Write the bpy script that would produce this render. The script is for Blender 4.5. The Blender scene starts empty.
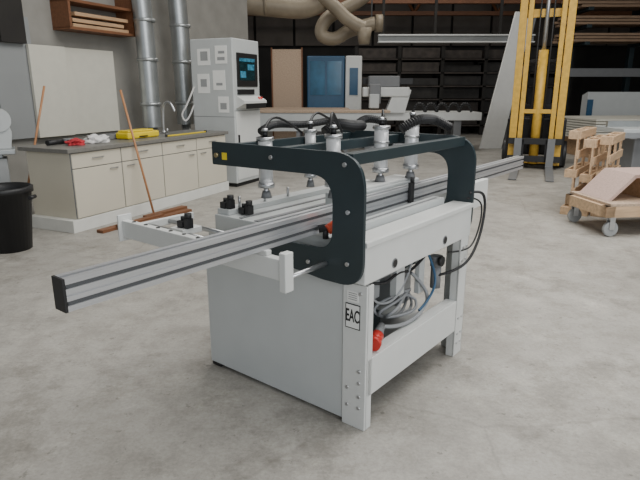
import bpy, bmesh, math, random
from mathutils import Vector, Matrix, noise as mnoise
random.seed(4)
SC=bpy.context.scene.collection
# ---------------------------------------------------------------- materials
def mat(name,col,rough=.5,metal=0.,var=.0,scale=8.,bump=0.,spec=.5,stretch=(1,1,1)):
    m=bpy.data.materials.new(name); m.use_nodes=True; nt=m.node_tree
    b=nt.nodes['Principled BSDF']; b.inputs['Roughness'].default_value=rough
    b.inputs['Metallic'].default_value=metal
    b.inputs['Specular IOR Level'].default_value=spec
    tc=nt.nodes.new('ShaderNodeTexCoord'); mp=nt.nodes.new('ShaderNodeMapping'); mp.inputs['Scale'].default_value=stretch
    nt.links.new(tc.outputs['Object'],mp.inputs[0])
    no=nt.nodes.new('ShaderNodeTexNoise'); no.inputs['Scale'].default_value=scale; no.inputs['Detail'].default_value=6
    nt.links.new(mp.outputs[0],no.inputs[0])
    cr=nt.nodes.new('ShaderNodeValToRGB')
    lo=[max(0,c*(1-var)) for c in col]; hi=[min(1,c*(1+var)) for c in col]
    cr.color_ramp.elements[0].color=(*lo,1); cr.color_ramp.elements[0].position=.3
    cr.color_ramp.elements[1].color=(*hi,1); cr.color_ramp.elements[1].position=.7
    nt.links.new(no.outputs[0],cr.inputs[0]); nt.links.new(cr.outputs[0],b.inputs['Base Color'])
    if bump>0:
        bu=nt.nodes.new('ShaderNodeBump'); bu.inputs['Strength'].default_value=bump; bu.inputs['Distance'].default_value=.02
        nt.links.new(no.outputs[0],bu.inputs['Height']); nt.links.new(bu.outputs[0],b.inputs['Normal'])
    return m
M={}
M['white']=mat('painted_light_grey',(.48,.50,.495),.42,var=.03,scale=5)
M['white2']=mat('painted_white',(.62,.63,.61),.4,var=.03)
M['dark']=mat('anthracite_paint',(.020,.033,.038),.36,var=.08)
M['black']=mat('black_rubber',(.012,.012,.013),.5,var=.1)
M['alu']=mat('aluminium',(.56,.57,.59),.36,metal=.7,var=.05,scale=20,stretch=(.2,8,8))
M['barrel']=mat('satin_cylinder_barrel',(.62,.63,.64),.35,metal=.35,var=.04)
M['slot_shade']=mat('painted_slot_shade',(.10,.105,.11),.5,metal=.4,var=.05)  # dark tone standing for shade deep in the beam slots
M['steel']=mat('steel',(.5,.51,.52),.28,metal=.85,var=.05)
M['brass']=mat('brass',(.40,.33,.18),.35,metal=.8,var=.05)
M['red']=mat('red_plastic',(.55,.03,.02),.4,var=.05)
M['redor']=mat('orange_red_plastic',(.65,.08,.03),.4,var=.05)
M['blue']=mat('blue_paint',(.02,.08,.16),.35,var=.08)
M['greyp']=mat('grey_plastic',(.17,.175,.18),.5,var=.05)
M['lgrey']=mat('mid_grey_paint',(.30,.31,.31),.5,var=.05)
M['cable']=mat('grey_cable',(.27,.28,.29),.5,var=.03)
M['yellow']=mat('yellow_paint',(.60,.36,.05),.45,var=.15,scale=12)
M['yel2']=mat('yellow_plastic',(.8,.6,.02),.4,var=.04)
M['cream']=mat('cream_laminate',(.58,.54,.44),.45,var=.03,scale=2)
M['plinth']=mat('plinth_white',(.68,.68,.64),.5,var=.04)
M['ctop']=mat('grey_worktop',(.17,.165,.15),.4,var=.12,scale=30)
M['wood']=mat('pine_wood',(.47,.30,.17),.65,var=.2,scale=3,stretch=(1,10,10))
M['stickw']=mat('broomstick_wood',(.42,.20,.09),.5,var=.1,scale=8)
M['wood2']=mat('brown_wood',(.17,.07,.03),.6,var=.2,scale=4,stretch=(1,8,8))
M['palletw']=mat('pallet_wood',(.52,.36,.22),.7,var=.18,scale=3,stretch=(1,9,9),bump=.1)
M['osb']=mat('chipboard',(.44,.33,.24),.75,var=.25,scale=40)
M['pink']=mat('pinkish_board',(.50,.36,.31),.75,var=.12,scale=50)
M['ductb']=mat('beige_duct',(.27,.225,.16),.5,metal=.1,var=.15,scale=3)
M['ducts']=mat('galvanised_duct',(.40,.42,.42),.35,metal=.7,var=.1,scale=6)
M['panel']=mat('cream_board',(.60,.58,.50),.6,var=.03)
M['gpanel']=mat('grey_board',(.26,.27,.27),.6,var=.05,scale=2)
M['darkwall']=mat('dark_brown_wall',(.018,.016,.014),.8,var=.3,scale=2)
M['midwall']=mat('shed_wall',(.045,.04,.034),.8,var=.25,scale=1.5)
M['upwall']=mat('brown_cladding',(.10,.085,.072),.8,var=.2,scale=1.5)
M['tile']=mat('pale_wall',(.27,.26,.235),.7,var=.1,scale=3)
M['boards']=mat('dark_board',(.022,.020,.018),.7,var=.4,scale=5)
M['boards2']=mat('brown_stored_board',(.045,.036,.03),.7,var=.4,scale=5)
M['screen']=mat('screen_glass',(.01,.03,.035),.15,var=.3,scale=14)
M['bluewin']=mat('blue_tinted_window',(.02,.11,.2),.15,var=.3,scale=3)
M['scrblue']=mat('screen_content',(.05,.22,.34),.3,var=.5,scale=20)
M['paper']=mat('paper',(.78,.78,.75),.7,var=.03)
M['ink']=mat('ink',(.01,.01,.01),.6)
M['rag']=mat('red_rag',(.45,.03,.04),.9,var=.3,scale=14)
M['ragw']=mat('white_rag',(.65,.64,.62),.9,var=.1,scale=14)
M['plank']=mat('stacked_planks',(.30,.2,.13),.7,var=.25,scale=6,stretch=(.5,6,12))
def floormat():
    m=bpy.data.materials.new('concrete_floor'); m.use_nodes=True; nt=m.node_tree; b=nt.nodes['Principled BSDF']
    tc=nt.nodes.new('ShaderNodeTexCoord')
    def noise(s,d,r=.6,off=0):
        mp=nt.nodes.new('ShaderNodeMapping'); mp.inputs['Location'].default_value=(off,off*.7,0); nt.links.new(tc.outputs['Object'],mp.inputs[0])
        n=nt.nodes.new('ShaderNodeTexNoise'); n.inputs['Scale'].default_value=s; n.inputs['Detail'].default_value=d; n.inputs['Roughness'].default_value=r
        nt.links.new(mp.outputs[0],n.inputs[0]); return n
    def ramp(n,p0,c0,p1,c1):
        r=nt.nodes.new('ShaderNodeValToRGB'); e=r.color_ramp.elements
        e[0].position=p0;e[0].color=(*c0,1);e[1].position=p1;e[1].color=(*c1,1); nt.links.new(n.outputs[0],r.inputs[0]); return r
    def mix(a,bb,kind='MULTIPLY',f=1.):
        x=nt.nodes.new('ShaderNodeMixRGB'); x.blend_type=kind; x.inputs[0].default_value=f
        nt.links.new(a.outputs[0],x.inputs[1]); nt.links.new(bb.outputs[0],x.inputs[2]); return x
    r1=ramp(noise(.8,9,.65),.34,(.30,.285,.255),.66,(.45,.43,.39))
    r2=ramp(noise(4.5,12,.78,3),.40,(.80,.79,.78),.56,(1,1,1))
    r3=ramp(noise(55,4,.7),.25,(.80,.80,.80),.62,(1.04,1.04,1.04))
    r4=ramp(noise(1.9,14,.82,7),.40,(.60,.59,.57),.49,(1,1,1))
    r6=ramp(noise(2.6,14,.8,13),.53,(1,1,1),.64,(1.22,1.22,1.20))
    r7=ramp(noise(14,6,.7,5),.33,(.42,.41,.39),.38,(1,1,1))
    x=mix(mix(r1,r2),r3); x=mix(x,r4,f=.6); x=mix(x,r6,f=.9); x=mix(x,r7,f=.65)
    v=nt.nodes.new('ShaderNodeTexVoronoi'); v.feature='DISTANCE_TO_EDGE'; v.inputs['Scale'].default_value=.33
    nd=noise(3,4); ad=nt.nodes.new('ShaderNodeMixRGB'); ad.inputs[0].default_value=.12
    nt.links.new(tc.outputs['Object'],ad.inputs[1]); nt.links.new(nd.outputs[1],ad.inputs[2]); nt.links.new(ad.outputs[0],v.inputs['Vector'])
    r5=ramp(v,.0,(.68,.67,.66),.003,(1,1,1))
    x=mix(x,r5,f=.5)
    nt.links.new(x.outputs[0],b.inputs['Base Color']); b.inputs['Roughness'].default_value=.52
    bu=nt.nodes.new('ShaderNodeBump'); bu.inputs['Strength'].default_value=.08; nt.links.new(r3.outputs[0],bu.inputs['Height']); nt.links.new(bu.outputs[0],b.inputs['Normal'])
    return m
M['floor']=floormat()
# ---------------------------------------------------------------- helpers
def empty(name,loc=(0,0,0),rot=0.):
    e=bpy.data.objects.new(name,None); e.location=loc; e.rotation_euler=(0,0,rot); e.empty_display_size=.1; SC.objects.link(e); return e
def fin(bm,name,m,par,smooth=False,bevel=0.):
    me=bpy.data.meshes.new(name); bmesh.ops.recalc_face_normals(bm,faces=bm.faces); bm.to_mesh(me); bm.free()
    o=bpy.data.objects.new(name,me); me.materials.append(M[m]); SC.objects.link(o)
    if par is not None: o.parent=par
    if smooth:
        for p in me.polygons: p.use_smooth = len(p.vertices)<=4
    if bevel>0:
        b=o.modifiers.new('b','BEVEL'); b.width=bevel; b.segments=2; b.limit_method='ANGLE'
    return o
def boxes(par,name,lst,m,bevel=.003):
    bm=bmesh.new()
    for x0,x1,y0,y1,z0,z1 in lst:
        r=bmesh.ops.create_cube(bm,size=1)
        for v in r['verts']:
            v.co=Vector(((x0+x1)/2+v.co.x*(x1-x0),(y0+y1)/2+v.co.y*(y1-y0),(z0+z1)/2+v.co.z*(z1-z0)))
    return fin(bm,name,m,par,bevel=bevel)
def box(par,name,x0,x1,y0,y1,z0,z1,m,bevel=.003): return boxes(par,name,[(x0,x1,y0,y1,z0,z1)],m,bevel)
def addcyl(bm,p0,p1,r,r2=None,seg=24):
    p0=Vector(p0);p1=Vector(p1);d=p1-p0
    q=d.to_track_quat('Z','Y').to_matrix().to_4x4()
    bmesh.ops.create_cone(bm,cap_ends=True,segments=seg,radius1=r,radius2=r if r2 is None else r2,depth=d.length,matrix=Matrix.Translation((p0+p1)/2)@q)
def cyls(par,name,lst,m,seg=24,bevel=0):
    bm=bmesh.new()
    for c in lst: addcyl(bm,c[0],c[1],c[2],c[3] if len(c)>3 else None,seg)
    return fin(bm,name,m,par,smooth=True,bevel=bevel)
def rounded(pts,rad,n=8):
    out=[];N=len(pts)
    for i,p in enumerate(pts):
        r=rad[i]; p=Vector(p); a=Vector(pts[i-1]); b=Vector(pts[(i+1)%N])
        if r<=0: out.append(tuple(p)); continue
        d1=(a-p).normalized(); d2=(b-p).normalized(); r=min(r,(a-p).length*.49 if rad[i-1]>0 else (a-p).length,(b-p).length*.9)
        s=p+d1*r; e=p+d2*r
        for k in range(n+1):
            t=k/n; out.append(tuple(s*(1-t)**2+p*2*t*(1-t)+e*t*t))
    return out
def prism(par,name,pts,axis,lo,hi,m,bevel=.002):
    bm=bmesh.new()
    def mk(p,k):
        if axis=='x': return (k,p[0],p[1])
        if axis=='y': return (p[0],k,p[1])
        return (p[0],p[1],k)
    a=[bm.verts.new(mk(p,lo)) for p in pts]; b=[bm.verts.new(mk(p,hi)) for p in pts]
    bm.faces.new(a); bm.faces.new(b[::-1]); n=len(pts)
    for i in range(n): bm.faces.new((a[i],a[(i+1)%n],b[(i+1)%n],b[i]))
    return fin(bm,name,m,par,bevel=bevel)
def tube(par,name,pts,r,m,cyc=False):
    cu=bpy.data.curves.new(name,'CURVE'); cu.dimensions='3D'; cu.bevel_depth=r; cu.bevel_resolution=4; cu.resolution_u=10; cu.use_fill_caps=True
    sp=cu.splines.new('NURBS'); sp.points.add(len(pts)-1)
    for i,p in enumerate(pts): sp.points[i].co=(*p,1)
    sp.use_endpoint_u=True; sp.order_u=3; sp.use_cyclic_u=cyc
    o=bpy.data.objects.new(name,cu); cu.materials.append(M[m]); SC.objects.link(o); o.parent=par; return o
def corr(par,name,pts,r,m,pitch=.012):
    P=[Vector(p) for p in pts]; sm=[]
    n=len(P)
    for i in range(n-1):
        p0=P[max(i-1,0)];p1=P[i];p2=P[i+1];p3=P[min(i+2,n-1)]
        L=(p2-p1).length; k=max(2,int(L/pitch*2))
        for j in range(k):
            t=j/k; sm.append(.5*((2*p1)+(-p0+p2)*t+(2*p0-5*p1+4*p2-p3)*t*t+(-p0+3*p1-3*p2+p3)*t**3))
    sm.append(P[-1])
    bm=bmesh.new(); rings=[]
    for i,p in enumerate(sm):
        d=(sm[min(i+1,len(sm)-1)]-sm[max(i-1,0)]).normalized()
        u=d.cross(Vector((0,0,1))); u=u.normalized() if u.length>.01 else Vector((1,0,0)); w=d.cross(u)
        rr=r*(1 if i%2 else .8)
        rings.append([bm.verts.new(p+(u*math.cos(a)+w*math.sin(a))*rr) for a in [k*math.tau/12 for k in range(12)]])
    for a,b in zip(rings,rings[1:]):
        for k in range(12): bm.faces.new((a[k],a[(k+1)%12],b[(k+1)%12],b[k]))
    bm.faces.new(rings[0]); bm.faces.new(rings[-1][::-1])
    return fin(bm,name,m,par)
def text(par,name,body,size,loc,rot,m,sy=1.):
    cu=bpy.data.curves.new(name,'FONT'); cu.body=body; cu.size=size; cu.extrude=.0008; cu.offset=.0006; cu.align_x='CENTER'; cu.align_y='CENTER'
    o=bpy.data.objects.new(name,cu); cu.materials.append(M[m]); o.location=loc; o.rotation_euler=rot; o.scale=(1,sy,1); SC.objects.link(o); o.parent=par; return o
# ================================================================ MACHINE
mc=empty('boring_machine',(.210,2.262,0),math.atan2(.7846,.62))
box(mc,'end_panel',.0,.012,.133,1.08,.02,.715,'white')
boxes(mc,'front_post',[(-.006,.012,0,.13,.0,.72),(.0,.05,0,.012,.0,.72)],'white2')
boxes(mc,'rear_post',[(.95,1.06,0,.012,.0,.74),(1.048,1.06,0,.13,.0,.74),(.95,.96,0,.05,.0,.74)],'white2')
box(mc,'back_side_panel',0.012,1.06,1.068,1.08,.03,.72,'greyp')
box(mc,'far_end_panel',1.048,1.06,.45,1.068,.10,.72,'greyp')
boxes(mc,'feet',[(.0,.06,1.0,1.07,.0,.02),(.99,1.05,.99,1.06,.0,.1)],'black')
boxes(mc,'lower_rail',[(.012,.95,.0,.012,.17,.36),(.012,.95,.012,.07,.35,.36)],'white2')
box(mc,'bottom_pan',.012,1.048,.012,1.06,.17,.185,'lgrey')
boxes(mc,'upper_rail',[(-.025,1.075,.0,.12,.73,.925)],'white2',.006)
boxes(mc,'rail_lip',[(-.025,1.075,-.008,0,.90,.925)],'white2')
cyls(mc,'rail_holes',[((x,-.003,.775),(x,.002,.775),.024) for x in (.22,.74)],'greyp')
cyls(mc,'rail_hole_shade',[((x,-.0045,.775),(x,.0,.775),.018) for x in (.22,.74)],'black')  # black discs paint the shade inside the round rail holes
bl=[((-.010,.035,z),(.0,.035,z),.009) for z in (.30,.24,.17,.11,.68)]+[((-.010,.1,z),(.0,.1,z),.009) for z in (.20,.11)]
bl+=[((x,-.004,z),(x,.002,z),.009) for x in (.985,1.03) for z in (.08,.14,.24,.60,.68)]
cyls(mc,'bolts',bl,'steel',6)
boxes(mc,'machine_bed',[(.03,1.05,.12,1.02,.80,.90),(.05,1.0,.55,.60,.90,.925),(.05,1.0,.93,1.02,.90,.93),(.03,.20,.60,1.08,.72,.80)],'white')
boxes(mc,'bed_slots',[(.04,1.04,.43,.46,.899,.905),(.04,1.04,.70,.73,.899,.905),(.04,1.04,.82,.84,.899,.905)],'greyp',0)
boxes(mc,'underside_beam',[(.03,1.04,.2,.9,.70,.80)],'greyp')
box(mc,'drive_housing',.36,1.12,.37,.52,.90,1.03,'white',.008)
box(mc,'drive_housing_cover',.42,1.06,.38,.51,1.03,1.045,'white2',.004)
boxes(mc,'bed_apron',[(.16,.98,.13,.20,.90,.955),(.16,.98,.20,.26,.90,.92)],'white')
boxes(mc,'apron_slots',[(.20,.94,.155,.17,.955,.957)],'greyp',0)
box(mc,'near_arm',-.37,-.33,.18,1.28,.81,.90,'white2',.004)
boxes(mc,'near_arm_struts',[(-.33,.05,1.22,1.245,.84,.88),(-.33,.05,.62,.66,.80,.87)],'white2',.004)
boxes(mc,'near_arm_bracket',[(-.375,-.325,.145,.18,.765,.93)],'white2',.004)
boxes(mc,'near_arm_end_plate',[(-.39,-.31,1.28,1.292,.79,.93),(-.28,-.16,.9,1.0,.86,.89)],'white2')
cyls(mc,'near_arm_rods',[((-.25,.66,.86),(-.25,1.22,.86),.012),((-.12,.66,.86),(-.12,1.22,.86),.012)],'steel')
box(mc,'far_arm',1.40,1.44,.14,1.2,.83,.92,'white2',.004)
boxes(mc,'far_arm_struts',[(1.05,1.40,1.0,1.05,.82,.90),(1.05,1.40,.62,.66,.82,.90)],'white2',.004)
boxes(mc,'far_arm_bracket',[(1.36,1.60,.12,.16,.82,.99)],'white2',.004)
cyls(mc,'near_arm_holes',[((-.35,y,.899),(-.35,y,.903),.010) for y in [.5+.1*i for i in range(8)]],'black')
cyls(mc,'stop_rod',[((-.33,.20,.80),(.0,.20,.80),.011)],'steel')
b0,b1,z0,z1=.270,.330,.921,1.023
g=.012
prof=[(b0,z0),(b0,z0+.018),(b0+g,z0+.018),(b0+g,z0+.032),(b0,z0+.032),(b0,z0+.046),(b0+g*.4,z0+.048),(b0+g*.4,z0+.053),(b0,z0+.055),(b0,z0+.070),(b0+g,z0+.070),(b0+g,z0+.084),(b0,z0+.084),(b0,z1),
      (b0+.022,z1),(b0+.022,z1-g),(b0+.038,z1-g),(b0+.038,z1),(b1,z1),(b1,z0),(b0+.034,z0),(b0+.034,z0+g),(b0+.020,z0+g),(b0+.020,z0)]
prism(mc,'fence_beam',prof,'x',-1.185,2.72,'alu',0)
boxes(mc,'beam_slot_shade',[(-1.18,2.71,b0+g-.006,b0+g+.0005,z0+.0185,z0+.0315),(-1.18,2.71,b0+g-.006,b0+g+.0005,z0+.0705,z0+.0835),(-1.18,2.71,b0+.0225,b0+.0375,z1-g-.001,z1-g+.006)],'slot_shade',0)  # dark strips paint shade into the open slots, making them look deeper
box(mc,'fence_beam_end_cap',-1.194,-1.185,b0-.001,b1+.001,z0-.001,z1+.001,'black',.001)
box(mc,'fence_beam_rear_cap',2.72,2.728,b0-.001,b1+.001,z0-.001,z1+.001,'black',.001)
boxes(mc,'beam_supports',[(-.365,-.335,.255,.335,.90,.921),(.02,.08,.265,.34,.90,.921),(.97,1.03,.265,.34,.90,.921),(1.38,1.44,.25,.34,.90,.921)],'white2')
cp=[(.93,1.30),(.0,1.30),(.0,.72),(.22,.72),(.46,.745),(.55,.79),(.55,.865),(.165,.865),(.165,1.195),(.93,1.185)]
cr=[.01,.16,.12,.02,.02,.03,.02,.10,.12,.01]
prof=rounded(cp,cr,10)
prism(mc,'front_c_plate',prof,'x',-.045,-.027,'dark')
prism(mc,'rear_c_plate',prof,'x',1.075,1.093,'dark')
boxes(mc,'gantry_bars',[(-.027,1.075,.07,.13,1.245,1.295),(-.027,1.075,.50,.55,1.24,1.29),(-.027,1.075,.86,.90,1.225,1.285)],'dark',.003)
cb=[((-.052,y,z),(-.045,y,z),.010) for y,z in ((.10,1.25),(.52,1.25),(.08,1.05),(.08,.82),(.30,.79),(.46,.80),(.22,.79))]
cyls(mc,'plate_bolts',cb,'steel',12)
cyls(mc,'brass_fitting',[((-.058,.89,1.235),(-.045,.89,1.235),.012)],'brass',12)
boxes(mc,'warning_sticker',[(-.0465,-.0448,.82,.855,1.215,1.25)],'yel2',0)
def clamp(i,a,b,top,bot,r=.036):
    k='clamp_%d_'%i
    cyls(mc,k+'barrel',[((a,b,bot+.05),(a,b,top),r)],'barrel',28)
    cyls(mc,k+'collars',[((a,b,top-.02),(a,b,top),r*1.25),((a,b,bot+.05),(a,b,bot+.075),r*1.2),((a,b,top-.10),(a,b,top-.085),r*1.12)],'steel',28)
    cyls(mc,k+'rod',[((a,b,bot),(a,b,bot+.06),.014)],'steel',12)
    cyls(mc,k+'pad',[((a,b,bot-.008),(a,b,bot+.03),r*.8,r*.55)],'greyp',20)
    cyls(mc,k+'fitting',[((a,b,top),(a,b,top+.03),.015)],'black',12)
    cyls(mc,k+'cap',[((a,b,top+.03),(a,b,top+.045),.022,.014)],'steel',12)
    cyls(mc,k+'port',[((a,b,top+.01),(a+.03,b+.03,top+.04),.009)],'black',10)
clamp(1,.24,.83,1.31,.99,.038)
clamp(2,.62,.83,1.33,1.0,.032)
clamp(3,.30,.42,1.34,1.03,.036)
clamp(4,.76,.43,1.36,1.05,.040)
clamp(5,1.0,.37,1.38,1.05,.040)
boxes(mc,'clamp_brackets',[(a-.035,a+.035,b,b+.10,1.22,1.24) for a,b in ((.24,.78),(.62,.78),(.30,.42),(.76,.42),(1.0,.38))],'steel')
corr(mc,'hose_bundle_1',[(.30,.92,1.33),(.45,.95,1.36),(.7,.93,1.35),(.95,.9,1.37)],.022,'black')
corr(mc,'hose_bundle_2',[(.46,.60,1.33),(.54,.58,1.37),(.66,.57,1.36),(.82,.60,1.35)],.030,'black')
corr(mc,'hose_bundle_3',[(.80,.33,1.34),(.88,.27,1.39),(1.02,.24,1.385),(1.10,.18,1.34)],.028,'black')
corr(mc,'hose_bundle_4',[(.80,.66,1.33),(.95,.66,1.38),(1.07,.6,1.36)],.025,'black')
tube(mc,'air_line_1',[(.30,.44,1.37),(.32,.45,1.45),(.42,.5,1.42),(.55,.55,1.33)],.007,'black')
tube(mc,'air_line_2',[(.24,.83,1.35),(.30,.85,1.42),(.5,.9,1.38),(.6,.88,1.31)],.007,'black')
tube(mc,'air_line_3',[(.76,.42,1.40),(.80,.45,1.46),(.88,.5,1.40),(.92,.55,1.31)],.007,'black')
tube(mc,'air_line_4',[(.62,.83,1.37),(.68,.85,1.43),(.8,.86,1.40),(1.0,.88,1.32)],.007,'black')
def toggle(i,a,b,z=.93):
    boxes(mc,'stop_block_%d'%i,[(a,a+.05,b,b+.04,z,z+.035),(a+.005,a+.045,b-.035,b-.005,z,z+.05)],'black')
    cyls(mc,'stop_knob_%d'%i,[((a+.025,b-.02,z+.05),(a+.025,b-.02,z+.075),.018),((a+.025,b+.02,z+.035),(a+.025,b+.02,z+.055),.012)],'black',16)
toggle(1,.06,.97); toggle(2,.10,.87,.905); toggle(3,-.26,.93,.89)
cyls(mc,'stop_pins',[((.15,.95,.93),(.15,.95,.99),.008),((.35,.95,.93),(.35,.95,.985),.008),((.55,.95,.93),(.55,.95,.985),.008)],'steel',10)
cyls(mc,'clamp_handle',[((.0,.235,.90),(.0,.235,.95),.014),((-.02,.26,.945),(.03,.20,.96),.018)],'black',14)
cyls(mc,'red_lever',[((-.01,.215,.945),(.05,.18,.985),.024)],'redor',14)
box(mc,'scale_reader',.80,.84,.25,.27,.935,1.05,'black')
cyls(mc,'reader_knob',[((.82,.255,1.05),(.82,.255,1.08),.012)],'black')
boxes(mc,'label_plate',[(-.0085,-.0062,.045,.105,.635,.685)],'paper',0)
boxes(mc,'label_plate_text',[(-.0088,-.0080,.052,.098,z,z+.003) for z in (.645,.655,.665,.675)],'greyp',0)
boxes(mc,'eac_label_border',[(-.0078,-.0062,.034,.114,.505,.625)],'ink',0)
boxes(mc,'eac_label',[(-.0085,-.0070,.038,.110,.510,.620)],'paper',0)
text(mc,'eac_text','EAC',.040,(-.0092,.074,.565),(math.pi/2,0,-math.pi/2),'ink',2.1)
# compartment
cyls(mc,'motor',[((.40,.45,.56),(.85,.45,.56),.10)],'lgrey',32,.005)
cyls(mc,'motor_fins',[((.42+.03*i,.45,.56),(.43+.03*i,.45,.56),.108) for i in range(9)],'greyp',32)
boxes(mc,'motor_box',[(.55,.74,.28,.42,.54,.69),(.30,.42,.20,.34,.50,.69),(.80,.94,.30,.5,.30,.69)],'lgrey')
boxes(mc,'valve_block',[(.60,.78,.15,.24,.62,.69),(.20,.34,.35,.55,.19,.5),(.45,.60,.30,.48,.19,.34)],'dark')
boxes(mc,'hanging_bracket',[(.42,.50,.10,.14,.52,.70),(.70,.76,.12,.15,.45,.70)],'white')
cyls(mc,'air_filter',[((.86,.10,.45),(.86,.10,.58),.03),((.86,.10,.58),(.86,.10,.64),.036)],'greyp',20)
cyls(mc,'regulator_gauge',[((.84,.05,.62),(.84,.07,.62),.028)],'black',20)
cyls(mc,'red_power_plug',[((.115,.035,.40),(.18,.055,.41),.030),((.10,.03,.398),(.125,.038,.402),.036)],'red',24)
cyls(mc,'power_plug_grip',[((.18,.055,.41),(.27,.09,.42),.027,.018)],'greyp',24)
for i in range(3):
    r=.085+.012*i; pts=[(.52+.02*i+1.7*r*math.cos(t),.12+.03*i+.03*math.sin(2*t+i),.43+.55*r*math.sin(t)) for t in [k*math.tau/12 for k in range(12)]]
    tube(mc,'cable_coil_%d'%i,pts,.008,'cable',True)
tube(mc,'plug_cable',[(.26,.09,.42),(.36,.06,.38),(.60,.05,.375),(.78,.08,.45),(.66,.15,.58)],.010,'cable')
tube(mc,'inner_cable',[(.15,.15,.70),(.22,.13,.55),(.36,.1,.50),(.5,.1,.56),(.62,.12,.68)],.007,'cable')
tube(mc,'inner_cable_3',[(.2,.2,.66),(.3,.12,.60),(.45,.1,.66),(.6,.12,.60),(.75,.12,.66)],.008,'black')
tube(mc,'inner_cable_2',[(.75,.1,.68),(.80,.06,.55),(.72,.05,.44),(.60,.06,.40)],.007,'blue')
tube(mc,'external_hose',[(1.07,.02,.98),(1.13,-.03,1.0),(1.18,-.04,.90),(1.10,-.05,.72),(.97,-.045,.60),(.88,.02,.55),(.85,.08,.53)],.008,'black')
tube(mc,'external_cable',[(1.06,.03,.95),(1.14,-.02,.95),(1.16,-.03,.84),(1.08,-.03,.70),(.98,-.02,.66),(.9,.05,.66)],.005,'black')
# ================================================================ COUNTER
ANG=math.atan2(.909,.416)
ct=empty('base_cabinet_counter',(-2.72,6.03,0),ANG)
box(ct,'plinth',-.08,3.0,-.01,.72,0,.14,'plinth')
box(ct,'carcass',0,2.98,.02,.70,.14,.885,'cream')
box(ct,'worktop',-.06,3.02,-.03,.76,.885,.93,'ctop',.005)
d=[];h=[]
for i in range(4):
    x=i*.745
    d+= [(x+.008,x+.737,0,.02,.15,.70),(x+.008,x+.737,0,.02,.71,.875)]
    cx=x+.37
    h+= [(cx-.08,cx+.08,-.025,-.017,.80,.812),(cx-.08,cx-.072,-.02,0,.80,.812),(cx+.072,cx+.08,-.02,0,.80,.812)]
    hx=x+(.60 if i%2==0 else .14)
    h+= [(hx-.06,hx+.06,-.025,-.017,.65,.662),(hx-.06,hx-.052,-.02,0,.65,.662),(hx+.052,hx+.06,-.02,0,.65,.662)]
boxes(ct,'doors',d,'cream',.004); boxes(ct,'handles',h,'steel',.001); boxes(ct,'door_gaps',[(.0,2.98,.012,.021,.15,.88)],'greyp',0)
def onct(x,y,z=.932):
    e1=Vector((.416,.909));e2=Vector((-.909,.416)); p=Vector((-2.72,6.03))+e1*x+e2*y; return (p.x,p.y,z)
fa=empty('sink_faucet',onct(2.2,.0),ANG)
tube(fa,'spout',[(0,.55,0),(0,.55,.32),(0,.5,.45),(0,.38,.45),(0,.33,.32)],.018,'steel')
cyls(fa,'faucet_base',[((0,.55,0),(0,.55,.04),.03),((.08,.55,0),(.08,.55,.07),.012)],'steel')
yc=empty('yellow_tool_case',onct(1.15,.25),ANG)
box(yc,'body',0,.6,0,.22,0,.085,'yel2',.02); boxes(yc,'handle',[(.2,.35,-.02,0,.02,.035)],'black'); box(yc,'lid',.02,.5,.01,.19,.085,.11,'yel2',.01)
def rag(name,loc,sx,sy,sz,m,seed):
    bm=bmesh.new(); bmesh.ops.create_icosphere(bm,subdivisions=4,radius=1)
    for v in bm.verts:
        n=mnoise.noise(v.co*1.8+Vector((seed,0,0)))*.5+mnoise.noise(v.co*4+Vector((0,seed,0)))*.25
        v.co*=1+n; v.co.z=max(v.co.z,-.35)+.35; v.co=Vector((v.co.x*sx,v.co.y*sy,v.co.z*sz))
    o=fin(bm,name,m,None,True); o.location=loc; o.rotation_euler=(0,0,ANG); return o
rag('red_cloth',onct(.35,.3),.11,.09,.05,'rag',3); rag('white_cloth',onct(.72,.33),.16,.11,.07,'ragw',9)
bt=empty('angle_grinder',onct(.15,.52),ANG)
cyls(bt,'grinder_body',[((0,0,.03),(.3,.05,.03),.03),((.25,-.1,.03),(.3,.15,.03),.02)],'black'); cyls(bt,'grinder_disc',[((.3,0,.0),(.3,0,.06),.06)],'greyp')
mr=empty('measuring_rod',onct(1.75,.12),ANG); boxes(mr,'rod',[(0,.9,0,.03,0,.015)],'yel2',.002); cyls(mr,'end_knobs',[((0,.015,.0),(0,.015,.03),.02),((.9,.015,0),(.9,.015,.03),.02)],'black')
tb=empty('tool_tray',onct(.9,.48),ANG); boxes(tb,'tray',[(0,.5,0,.2,0,.01),(0,.5,0,.01,0,.06),(0,.5,.19,.2,0,.06),(0,.01,0,.2,0,.06),(.49,.5,0,.2,0,.06)],'greyp'); cyls(tb,'tools',[((.05,.05,.03),(.4,.1,.03),.015),((.1,.15,.03),(.45,.12,.04),.012)],'steel')
def stick(name,p0,p1,m='stickw'):
    e=empty(name,p0); q=Vector(p1)-Vector(p0)
    cyls(e,'handle',[((0,0,0),tuple(q),.014)],m,12); 
    cyls(e,'tip',[((0,0,0),tuple(q*.02),.017)],'wood2',12); return e
stick('wooden_broomstick',(-2.08,6.76,.0),(-2.44,6.97,1.55))
stick('wooden_broomstick',(-3.86,7.0,0),(-3.50,7.25,1.60))
wp=empty('timber_offcuts',onct(.05,-.32,0),ANG-.06)
boxes(wp,'offcuts',[(.0,.75,.02,.12,0,.035),(.35,1.35,-.10,.0,0,.04),(.7,1.4,.02,.12,.0,.06),(.2,.9,-.05,.04,.036,.06)],'wood2')
bn=empty('black_waste_bin',(-3.12,5.35,0))
def lathe(par,name,prof,m,seg=32):
    bm=bmesh.new(); rings=[[bm.verts.new((r*math.cos(k*math.tau/seg),r*math.sin(k*math.tau/seg),z)) for k in range(seg)] for r,z in prof]
    for a,b in zip(rings,rings[1:]):
        for k in range(seg): bm.faces.new((a[k],a[(k+1)%seg],b[(k+1)%seg],b[k]))
    bm.faces.new(rings[0][::-1]); bm.faces.new(rings[-1]); return fin(bm,name,m,par,True)
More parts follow.
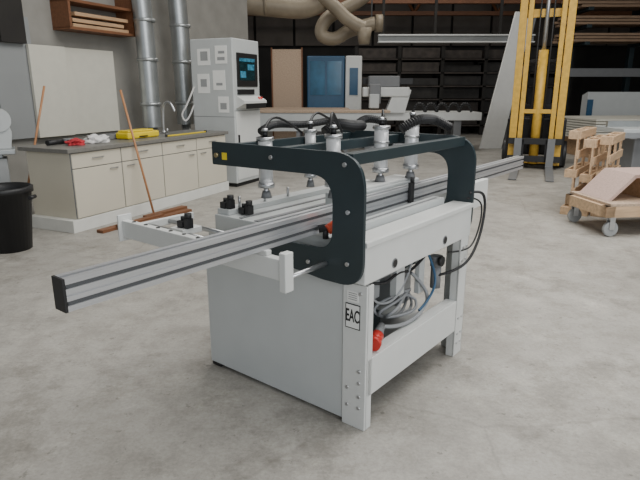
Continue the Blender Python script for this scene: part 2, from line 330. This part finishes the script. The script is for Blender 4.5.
lathe(bn,'body',[(.19,0),(.25,.58),(.27,.58),(.27,.63),(.25,.64),(.24,.58),(.18,.03)],'black')
cyls(bn,'side_handles',[((-.28,-.05,.53),(-.28,.05,.53),.02),((.28,-.05,.53),(.28,.05,.53),.02)],'black')
gm=empty('belt_sander',(-4.0,6.74,0),.5)
boxes(gm,'stand',[(-.16,.16,-.16,.16,0,.75),(-.22,.22,-.2,.2,0,.05)],'lgrey',.01)
boxes(gm,'table',[(-.26,.26,-.22,.22,.8,.86),(-.12,.12,-.1,.1,.75,.8)],'ducts',.01)
cyls(gm,'belt_drums',[((.12,-.06,1.2),(.12,.06,1.2),.14),((.12,-.07,1.2),(.12,.07,1.2),.05)],'white'); prism(gm,'housing',rounded([(-.2,.86),(.22,.86),(.25,1.05),(.15,1.34),(-.15,1.34)],[0,0,.03,.08,.08]),'y',-.04,.12,'white')
# ================================================================ CONTROL CABINET
cc=empty('cnc_control_cabinet',(-1.36,8.98,0),ANG)
box(cc,'body',0,.80,0,.80,.06,2.33,'white',.015); box(cc,'base',.03,.77,.03,.77,0,.06,'black')
box(cc,'door',.03,.77,-.012,0,.12,1.22,'white2'); box(cc,'screen_bezel',.10,.72,-.02,0,1.60,2.12,'black',.01)
box(cc,'screen',.16,.62,-.024,-.02,1.70,2.04,'screen',0)
boxes(cc,'screen_windows',[(.16,.62,-.0265,-.024,1.99,2.04),(.18,.34,-.0265,-.024,1.74,1.84),(.4,.6,-.0265,-.024,1.86,1.95)],'scrblue',0)
prism(cc,'console',[(-.16,1.34),(0,1.26),(0,1.46),(-.02,1.46),(-.16,1.38)],'x',.05,.75,'white2')
boxes(cc,'keyboard',[(.1,.72,-.165,-.155,1.26,1.34),(.1,.6,-.02,-.0,1.48,1.56)],'black')
cyls(cc,'buttons',[((.60+.06*i,-.10,1.38),(.60+.06*i,-.11,1.44),.022) for i in range(2)],'red',16)
boxes(cc,'papers',[(-.004,0,.10,.32,1.95,2.22),(-.004,0,.42,.66,1.93,2.18),(-.004,0,.15,.38,1.55,1.85),(-.004,0,.45,.68,1.5,1.8),(-.004,0,.1,.3,1.2,1.45)],'paper',0)
boxes(cc,'paper_marks',[(-.006,-.004,.14,.28,2.0,2.05),(-.006,-.004,.14,.26,2.1,2.14),(-.006,-.004,.46,.60,2.0,2.14),(-.006,-.004,.2,.32,1.62,1.66),(-.006,-.004,.5,.62,1.6,1.72),(-.006,-.004,.14,.26,1.25,1.35)],'lgrey',0)
boxes(cc,'handle',[(.06,.08,-.04,-.012,.65,.85)],'black')
boxes(cc,'seams',[(.0,.8,-.002,.0,1.225,1.232),(-.002,0,.0,.8,1.13,1.137)],'greyp',0)
tube(cc,'side_cable',[(-.01,.75,1.6),(-.1,.85,1.3),(-.15,.95,1.15),(-.05,.9,1.0),(-.01,.78,1.3)],.015,'ragw')
# ================================================================ ROOM
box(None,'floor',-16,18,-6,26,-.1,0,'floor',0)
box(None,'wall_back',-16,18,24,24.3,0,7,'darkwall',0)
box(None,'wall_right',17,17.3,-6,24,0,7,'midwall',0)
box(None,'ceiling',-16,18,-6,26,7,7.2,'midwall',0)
wl=box(None,'wall_left',-9,7,0,.2,0,7,'tile',0); wl.location=(-4.54,6.86,0); wl.rotation_euler=(0,0,ANG)
W=lambda n:empty(n,(-4.54,6.86,0),ANG)
gp=W('grey_wall_boards'); boxes(gp,'boards',[(-.4,.62,-.10,-.05,.6,3.3),(.66,1.25,-.08,-.03,.9,2.5)],'gpanel',.005)
cb2=W('cream_sheet_boards'); boxes(cb2,'sheets',[(1.15,1.75,-.14,-.09,.9,2.15),(1.6,2.75,-.07,-.02,.9,2.15)],'panel',.004)
pc=W('trim_pilaster'); boxes(pc,'post',[(.75,1.12,-.16,-.0,2.15,7)],'darkwall')
ws=W('wooden_wall_shelf'); boxes(ws,'shelf',[(1.7,3.0,-.35,-.0,2.38,2.42),(1.7,3.0,-.35,-.0,2.75,2.79),(1.7,1.74,-.35,0,2.4,3.2),(2.96,3.0,-.35,0,2.4,3.2)],'wood2'); boxes(ws,'stored_planks',[(1.8,2.9,-.3,-.05,2.42,2.47),(1.8,2.8,-.3,-.05,2.49,2.54),(1.85,2.9,-.3,-.1,2.58,2.63)],'wood')
for i,(t,r) in enumerate(((3.05,.15),(3.95,.16))):
    dd=W('extraction_duct')
    tube(dd,'pipe',[(t-1.6,-.5,5.4),(t-.7,-.5,5.0),(t-.1,-.5,3.6),(t,-.5,2.6),(t,-.5,.95)],r,'ducts')
    cyls(dd,'collars',[((t,-.5,z),(t,-.5,z+.05),r+.02) for z in (1.3,2.0,2.6)]+[((t,-.5,.0),(t,-.5,.95),.08)],'ducts')
    cyls(dd,'support_foot',[((t,-.5,0),(t,-.5,.02),.12)],'ducts')
od=empty('overhead_ducting',(0,0,0))
tube(od,'main_duct',[(-9,15.5,4.3),(-3,15.0,3.75),(-1.2,15.0,3.6),(-.2,15.3,3.55),(.4,15.6,4.2),(.6,15.6,6.99)],.26,'ductb')
tube(od,'branch_1',[(-.9,15.2,5.6),(-.5,15.2,4.2),(.3,15.2,3.7),(.8,15.2,3.2),(1.15,15.2,3.1)],.17,'ductb')
tube(od,'branch_2',[(1.9,16,6.0),(1.6,16,4.3),(.9,16,3.75),(.2,16,3.5),(-.05,16,3.0),(.4,16,2.85),(.8,16,3.15),(1.5,16,3.3)],.18,'ductb')
tube(od,'branch_3',[(-6,13.5,4.3),(-3,13.5,3.9),(-1.9,13.5,3.45)],.2,'ductb')
cyls(od,'duct_rings',[((x,15.02,3.66),(x+.06,15.02,3.66),.30) for x in (-2.2,-1.4)]+[((1.15,15.2,3.1),(1.15,15.2,2.7),.20,.14),((1.5,16,3.3),(1.7,16,3.3),.23)],'ductb')
cyls(od,'hangers',[((x,y,z),(x,y,6.99),.02) for x,y,z in ((-3,15.05,3.9),(-1.2,15,3.6),(1.4,16,3.4),(-3,13.5,4))],'greyp',8)
bp=empty('brown_board',(-1.40,17.0,0)); boxes(bp,'board',[(0,.85,0,.04,0,2.7)],'osb'); boxes(bp,'frame',[(-.04,0,-.02,.06,0,2.75),(.85,.89,-.02,.06,0,2.75)],'wood2')
lt=empty('long_infeed_table',(0,0,0)); 
boxes(lt,'top',[(-2.2,1.75,14.0,14.6,1.0,1.06),(-2.2,.8,14.6,16.4,1.0,1.06)],'osb',.01); boxes(lt,'skirt',[(-2.1,1.6,14.05,14.1,.55,1.0)],'white')
boxes(lt,'legs',[(x,x+.1,14.1,14.2,0,1.0) for x in (-1.8,-.6,.6,1.5)]+[(x,x+.1,16.1,16.2,0,1.0) for x in (-1.8,-.6,.6)],'greyp')
bw=empty('panel_processing_machine',(-.40,17.6,0)); 
boxes(bw,'blue_housing',[(0,1.16,0,1.2,.9,2.55)],'blue',.03); boxes(bw,'white_housing',[(1.18,1.68,-.1,1.2,.0,2.55)],'white2',.03); boxes(bw,'base',[(-.1,1.16,-.05,1.3,0,.9)],'greyp'); boxes(bw,'window',[(.10,.55,-.012,0,1.4,2.4),(.62,1.06,-.012,0,1.4,2.4)],'bluewin'); boxes(bw,'window_frame',[(1.3,1.56,-.112,-.1,1.4,2.2)],'blue')
pg=empty('cnc_gantry_router',(1.15,14.8,0))
boxes(pg,'bed',[(.2,3.1,0,1.3,.78,.98)],'white2'); boxes(pg,'bed_legs',[(.3,.5,.1,.3,0,.78),(2.4,2.6,.1,.3,0,.78),(.3,.5,1,1.2,0,.78),(2.4,2.6,1,1.2,0,.78)],'greyp')
boxes(pg,'gantry_beam',[(-.05,1.15,-.2,.15,1.38,1.62)],'white2',.03); boxes(pg,'gantry_dark_cover',[(.1,.9,-.15,.2,1.62,1.9),(.1,.4,-.35,-.2,1.2,1.7)],'greyp',.03)
prism(pg,'gantry_leg',[(.55,.98),(1.05,.98),(1.2,1.55),(1.0,1.62),(.75,1.5)],'y',-.15,.15,'white2')
boxes(pg,'spindle_head',[(.1,.35,-.45,-.2,1.1,1.45)],'white',.02); cyls(pg,'spindle',[((.22,-.33,1.0),(.22,-.33,1.1),.06)],'black')
boxes(pg,'cable_chain',[(0,1.3,.3,.45,1.7,1.85)],'black')
for i in range(5): corr(pg,'suction_hose_%d'%i,[(1.3+.3*i,.1,.99),(1.4+.3*i,.1,1.18),(1.55+.3*i,.1,1.18),(1.65+.3*i,.1,.99)],.04,'black',.05)
rk=empty('board_storage_rack',(1.2,20,0))
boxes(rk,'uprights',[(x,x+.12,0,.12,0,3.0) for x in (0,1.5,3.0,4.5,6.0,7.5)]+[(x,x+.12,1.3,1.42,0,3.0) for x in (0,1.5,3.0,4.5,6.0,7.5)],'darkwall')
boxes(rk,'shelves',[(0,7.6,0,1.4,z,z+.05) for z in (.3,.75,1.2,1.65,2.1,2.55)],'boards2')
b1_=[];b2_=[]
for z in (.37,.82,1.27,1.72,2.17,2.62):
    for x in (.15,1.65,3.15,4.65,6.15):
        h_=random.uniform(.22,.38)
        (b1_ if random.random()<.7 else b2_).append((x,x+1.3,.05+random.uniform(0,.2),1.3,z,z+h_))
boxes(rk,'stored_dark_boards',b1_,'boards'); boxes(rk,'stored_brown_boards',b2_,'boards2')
ib=empty('overhead_crane_beam',(0,0,0)); boxes(ib,'flanges',[(1.8,6.6,17.9,18.2,2.96,3.0),(1.8,6.6,17.9,18.2,3.16,3.2)],'white2'); boxes(ib,'web',[(1.8,6.6,18.03,18.07,3.0,3.18)],'lgrey')
boxes(ib,'hangers',[(x,x+.08,18,18.08,3.2,7) for x in (1.9,3.5,5.5)],'darkwall')
uw=empty('wall_cladding',(0,0,0)); boxes(uw,'panels',[(-9+i*1.6,-7.5+i*1.6,23.8,23.95,3.3,6.5) for i in range(16)],'upwall')
tr=empty('roof_trusses',(0,0,0))
boxes(tr,'chords',[(-15,17,y,y+.2,4.3,4.45) for y in (19.5,22.5)]+[(-15,17,y,y+.2,6.9,7.0) for y in (19.5,22.5)],'wood2')
cyls(tr,'diagonals',[((x,y+.1,4.4 if i%2 else 6.9),(x+1.6,y+.1,6.9 if i%2 else 4.4),.06) for y in (19.5,22.5) for i,x in enumerate([-14+1.6*k for k in range(19)])],'wood2',8)
tp=empty('leaning_white_panel',(4.38,15.2,0),.05)
prism(tp,'panel',[(0,0),(.60,0),(1.15,3.5),(.68,3.5)],'y',0,.08,'paper'); prism(tp,'edge_strip',[(.64,0),(.70,0),(1.25,3.5),(1.19,3.5)],'y',0,.2,'greyp')
# ================================================================ FORKLIFT
fl=empty('yellow_forklift',(4.32,11.2,0),math.atan2(-.93,-.36)+math.pi/2)
HH=4.3
boxes(fl,'mast_outer',[(-.50,-.36,0,.16,.08,HH),(.36,.50,0,.16,.08,HH)],'yellow',.008)
boxes(fl,'mast_inner',[(-.34,-.25,-.02,.12,.12,HH-.2),(.25,.34,-.02,.12,.12,HH-.2)],'yellow',.006)
boxes(fl,'mast_ties',[(-.4,.4,.10,.15,2.9,3.05),(-.4,.4,.10,.15,HH-.1,HH),(-.4,.4,.1,.15,.1,.25),(-.3,.3,0,.05,1.1,1.18)],'yellow')
cyls(fl,'lift_cylinder',[((0,.08,.1),(0,.08,2.3),.09)],'yellow'); cyls(fl,'lift_rod',[((0,.08,2.3),(0,.08,4.0),.04)],'steel')
cyls(fl,'lift_chains',[((-.12,.03,.4),(-.12,.03,4.1),.015),((.12,.03,.4),(.12,.03,4.1),.015)],'black',8)
boxes(fl,'carriage',[(-.5,.5,-.10,-.05,.15,.27),(-.5,.5,-.10,-.05,.50,.62),(-.30,-.2,-.1,-.05,.15,.6),(.2,.3,-.1,-.05,.15,.6)],'black')
for k,x in enumerate((-.38,.24)):
    prism(fl,'fork_%d'%(k+1),[(-.12,.62),(-.16,.62),(-.16,.08),(-1.7,.025),(-1.7,.01),(-.12,.01)],'x',x,x+.14,'greyp')
boxes(fl,'chassis',[(-.50,.50,.35,2.1,.25,1.0),(-.5,.5,1.4,2.2,.95,1.25),(-.56,-.44,.18,.5,.05,1.0),(.44,.56,.18,.5,.05,1.0)],'black',.03)
boxes(fl,'overhead_guard',[(-.5,-.44,.4,.46,.95,2.1),(.44,.5,.4,.46,.95,2.1),(-.5,-.44,1.9,1.96,1.2,2.1),(.44,.5,1.9,1.96,1.2,2.1),(-.52,.52,.38,2.0,2.08,2.14)],'black')
boxes(fl,'seat',[(-.25,.25,1.1,1.5,.95,1.1),(-.25,.25,1.45,1.55,1.1,1.6)],'black',.02)
cyls(fl,'wheels',[((s*.62,y,.27),(s*.42,y,.27),.27) for s in (-1,1) for y in (.5,1.75)],'black',32,.02)
cyls(fl,'hubs',[((s*.63,y,.27),(s*.60,y,.27),.13) for s in (-1,1) for y in (.5,1.75)],'greyp',24)
# ================================================================ PALLETS / CART
def pallet(name,loc,rz,L=1.0,Wd=.8):
    e=empty(name,loc,rz)
    bl=[]; n=5
    for i in range(n):
        z=i*(Wd-.1)/(n-1); bl.append((0,L,0,.022,z,z+.1))
    for i in (0,2,4):
        z=i*(Wd-.1)/(n-1); bl.append((0,L,.122,.144,z,z+.1))
    for x in (0,L/2-.05,L-.1): bl.append((x,x+.1,.022,.044,0,Wd))
    bk=[(x,x+.1,.044,.122,z,z+.1) for x in (0,L/2-.05,L-.1) for z in (0,Wd/2-.05,Wd-.1)]
    boxes(e,'deck_boards',bl,'palletw'); boxes(e,'blocks',bk,'palletw'); return e
pallet('wooden_pallet',(3.22,6.88,0),.95,Wd=1.06)
pallet('wooden_pallet',(3.38,6.80,0),.95,Wd=.96)
pallet('wooden_pallet',(3.56,6.76,0),.95,Wd=1.0)
ck=empty('caster_cart',(3.12,5.78,0),.12)
boxes(ck,'frame',[(-.05,1.3,.0,.10,.22,.34),(-.05,1.3,.7,.8,.22,.34),(-.05,.06,0,.8,.22,.34),(1.2,1.3,0,.8,.22,.34)],'palletw')
boxes(ck,'deck',[(-.0,1.25,.0,.8,.34,.37)],'osb')
boxes(ck,'uprights',[(.36,.46,-.03,0,.2,.72),(.5,.62,.8,.83,.2,.60)],'palletw')
cyls(ck,'caster_wheels',[((x,y,.085),(x,y+.045,.085),.085) for x in (.06,1.15) for y in (.03,.72)],'lgrey',24,.01)
boxes(ck,'caster_forks',[(x-.03,x+.03,y-.012,y-.004,.08,.23) for x in (.06,1.15) for y in (.03,.72)]+[(x-.03,x+.03,y+.05,y+.058,.08,.23) for x in (.06,1.15) for y in (.03,.72)],'steel')
prism(ck,'pink_board',[(.05,.371),(.10,.371),(.36,.62),(.9,.62),(.9,.66),(.34,.66)],'y',.15,.7,'pink')
boxes(ck,'board_props',[(.55,.60,.2,.65,.371,.62),(.82,.87,.2,.65,.371,.62)],'palletw')
mt=empty('grey_machine_table',(4.95,9.1,0),.05)
boxes(mt,'table_top',[(0,1.7,0,.9,.86,.94)],'white',.01); boxes(mt,'pedestal',[(.3,1.3,.15,.75,0,.86)],'greyp',.02); boxes(mt,'fence',[(0,1.7,.5,.56,.94,1.04)],'ducts'); boxes(mt,'sliding_rail',[(-.1,1.7,-.15,-.05,.80,.88),(.1,.2,-.06,0,.78,.86),(1.4,1.5,-.06,0,.78,.86)],'steel')
bs=empty('white_board_stack',(6.2,12.6,0),.1)
boxes(bs,'sheets',[(0,3.2,0,1.8,.45+i*.06,.495+i*.06) for i in range(8)],'panel'); boxes(bs,'bearers',[(.2,.35,0,1.8,0,.45),(1.6,1.75,0,1.8,0,.45),(2.9,3.05,0,1.8,0,.45)],'wood')
hr=empty('timber_cantilever_rack',(8.2,18.5,0))
boxes(hr,'posts',[(x,x+.15,.6,.8,0,4.6) for x in (0,2.0,4.0)],'dark')
boxes(hr,'arms',[(x,x+.15,-.5,.6,z,z+.1) for x in (0,2.0,4.0) for z in (2.0,2.9,3.4,3.9)],'dark')
boxes(hr,'front_beam',[(-.8,4.6,-.6,-.52,1.95,2.2)],'greyp')
pl=[]
for z in (3.0,3.5,4.0):
    for j in range(3):
        for k in range(4): pl.append((-.4+random.uniform(-.3,.2),4.6+random.uniform(-.3,.2),-.45+.25*k,-.25+.25*k,z+.09*j,z+.07+.09*j))
boxes(hr,'planks',pl,'plank')
bs2=empty('white_door_blanks',(7.3,15.5,0)); boxes(bs2,'blanks',[(0,2.6,i*.07,.05+i*.07,.1,1.5-.02*i) for i in range(5)],'white'); boxes(bs2,'blue_cover',[(.0,.15,-.05,-.01,.1,1.3)],'blue'); boxes(bs2,'feet',[(0,2.6,0,.4,0,.1)],'wood')
# ================================================================ LIGHTS & CAMERA
def area(name,loc,tgt,sx,sy,e,col=(1,1,1)):
    l=bpy.data.lights.new(name,'AREA'); l.shape='RECTANGLE'; l.size=sx; l.size_y=sy; l.energy=e; l.color=col
    o=bpy.data.objects.new(name,l); o.location=loc; o.rotation_euler=(Vector(tgt)-Vector(loc)).to_track_quat('-Z','Y').to_euler(); SC.objects.link(o)
area('skylight_lamp',(3,4.5,6.7),(3,4.5,0),8,7,1010,(1,.985,.95))
area('door_daylight_lamp',(4.5,-4,3.6),(1,5,.6),7,4.5,400,(.96,.98,1))
area('far_fill_lamp',(1,15.5,6.8),(1,15.5,0),8,3,330,(1,.96,.9))  # added fill that brightens the far hall, with no visible source
w=bpy.data.worlds.new('world'); SC_=bpy.context.scene; SC_.world=w; w.use_nodes=True
w.node_tree.nodes['Background'].inputs[0].default_value=(.85,.92,1,1); w.node_tree.nodes['Background'].inputs[1].default_value=.7
cd=bpy.data.cameras.new('camera'); cd.sensor_fit='HORIZONTAL'; cd.sensor_width=36; cd.lens=36*550/640; cd.clip_end=200
co=bpy.data.objects.new('camera',cd); SC.objects.link(co); co.location=(0,0,1.55); co.rotation_euler=(math.pi/2-math.atan(150/550),0,0); SC_.camera=co
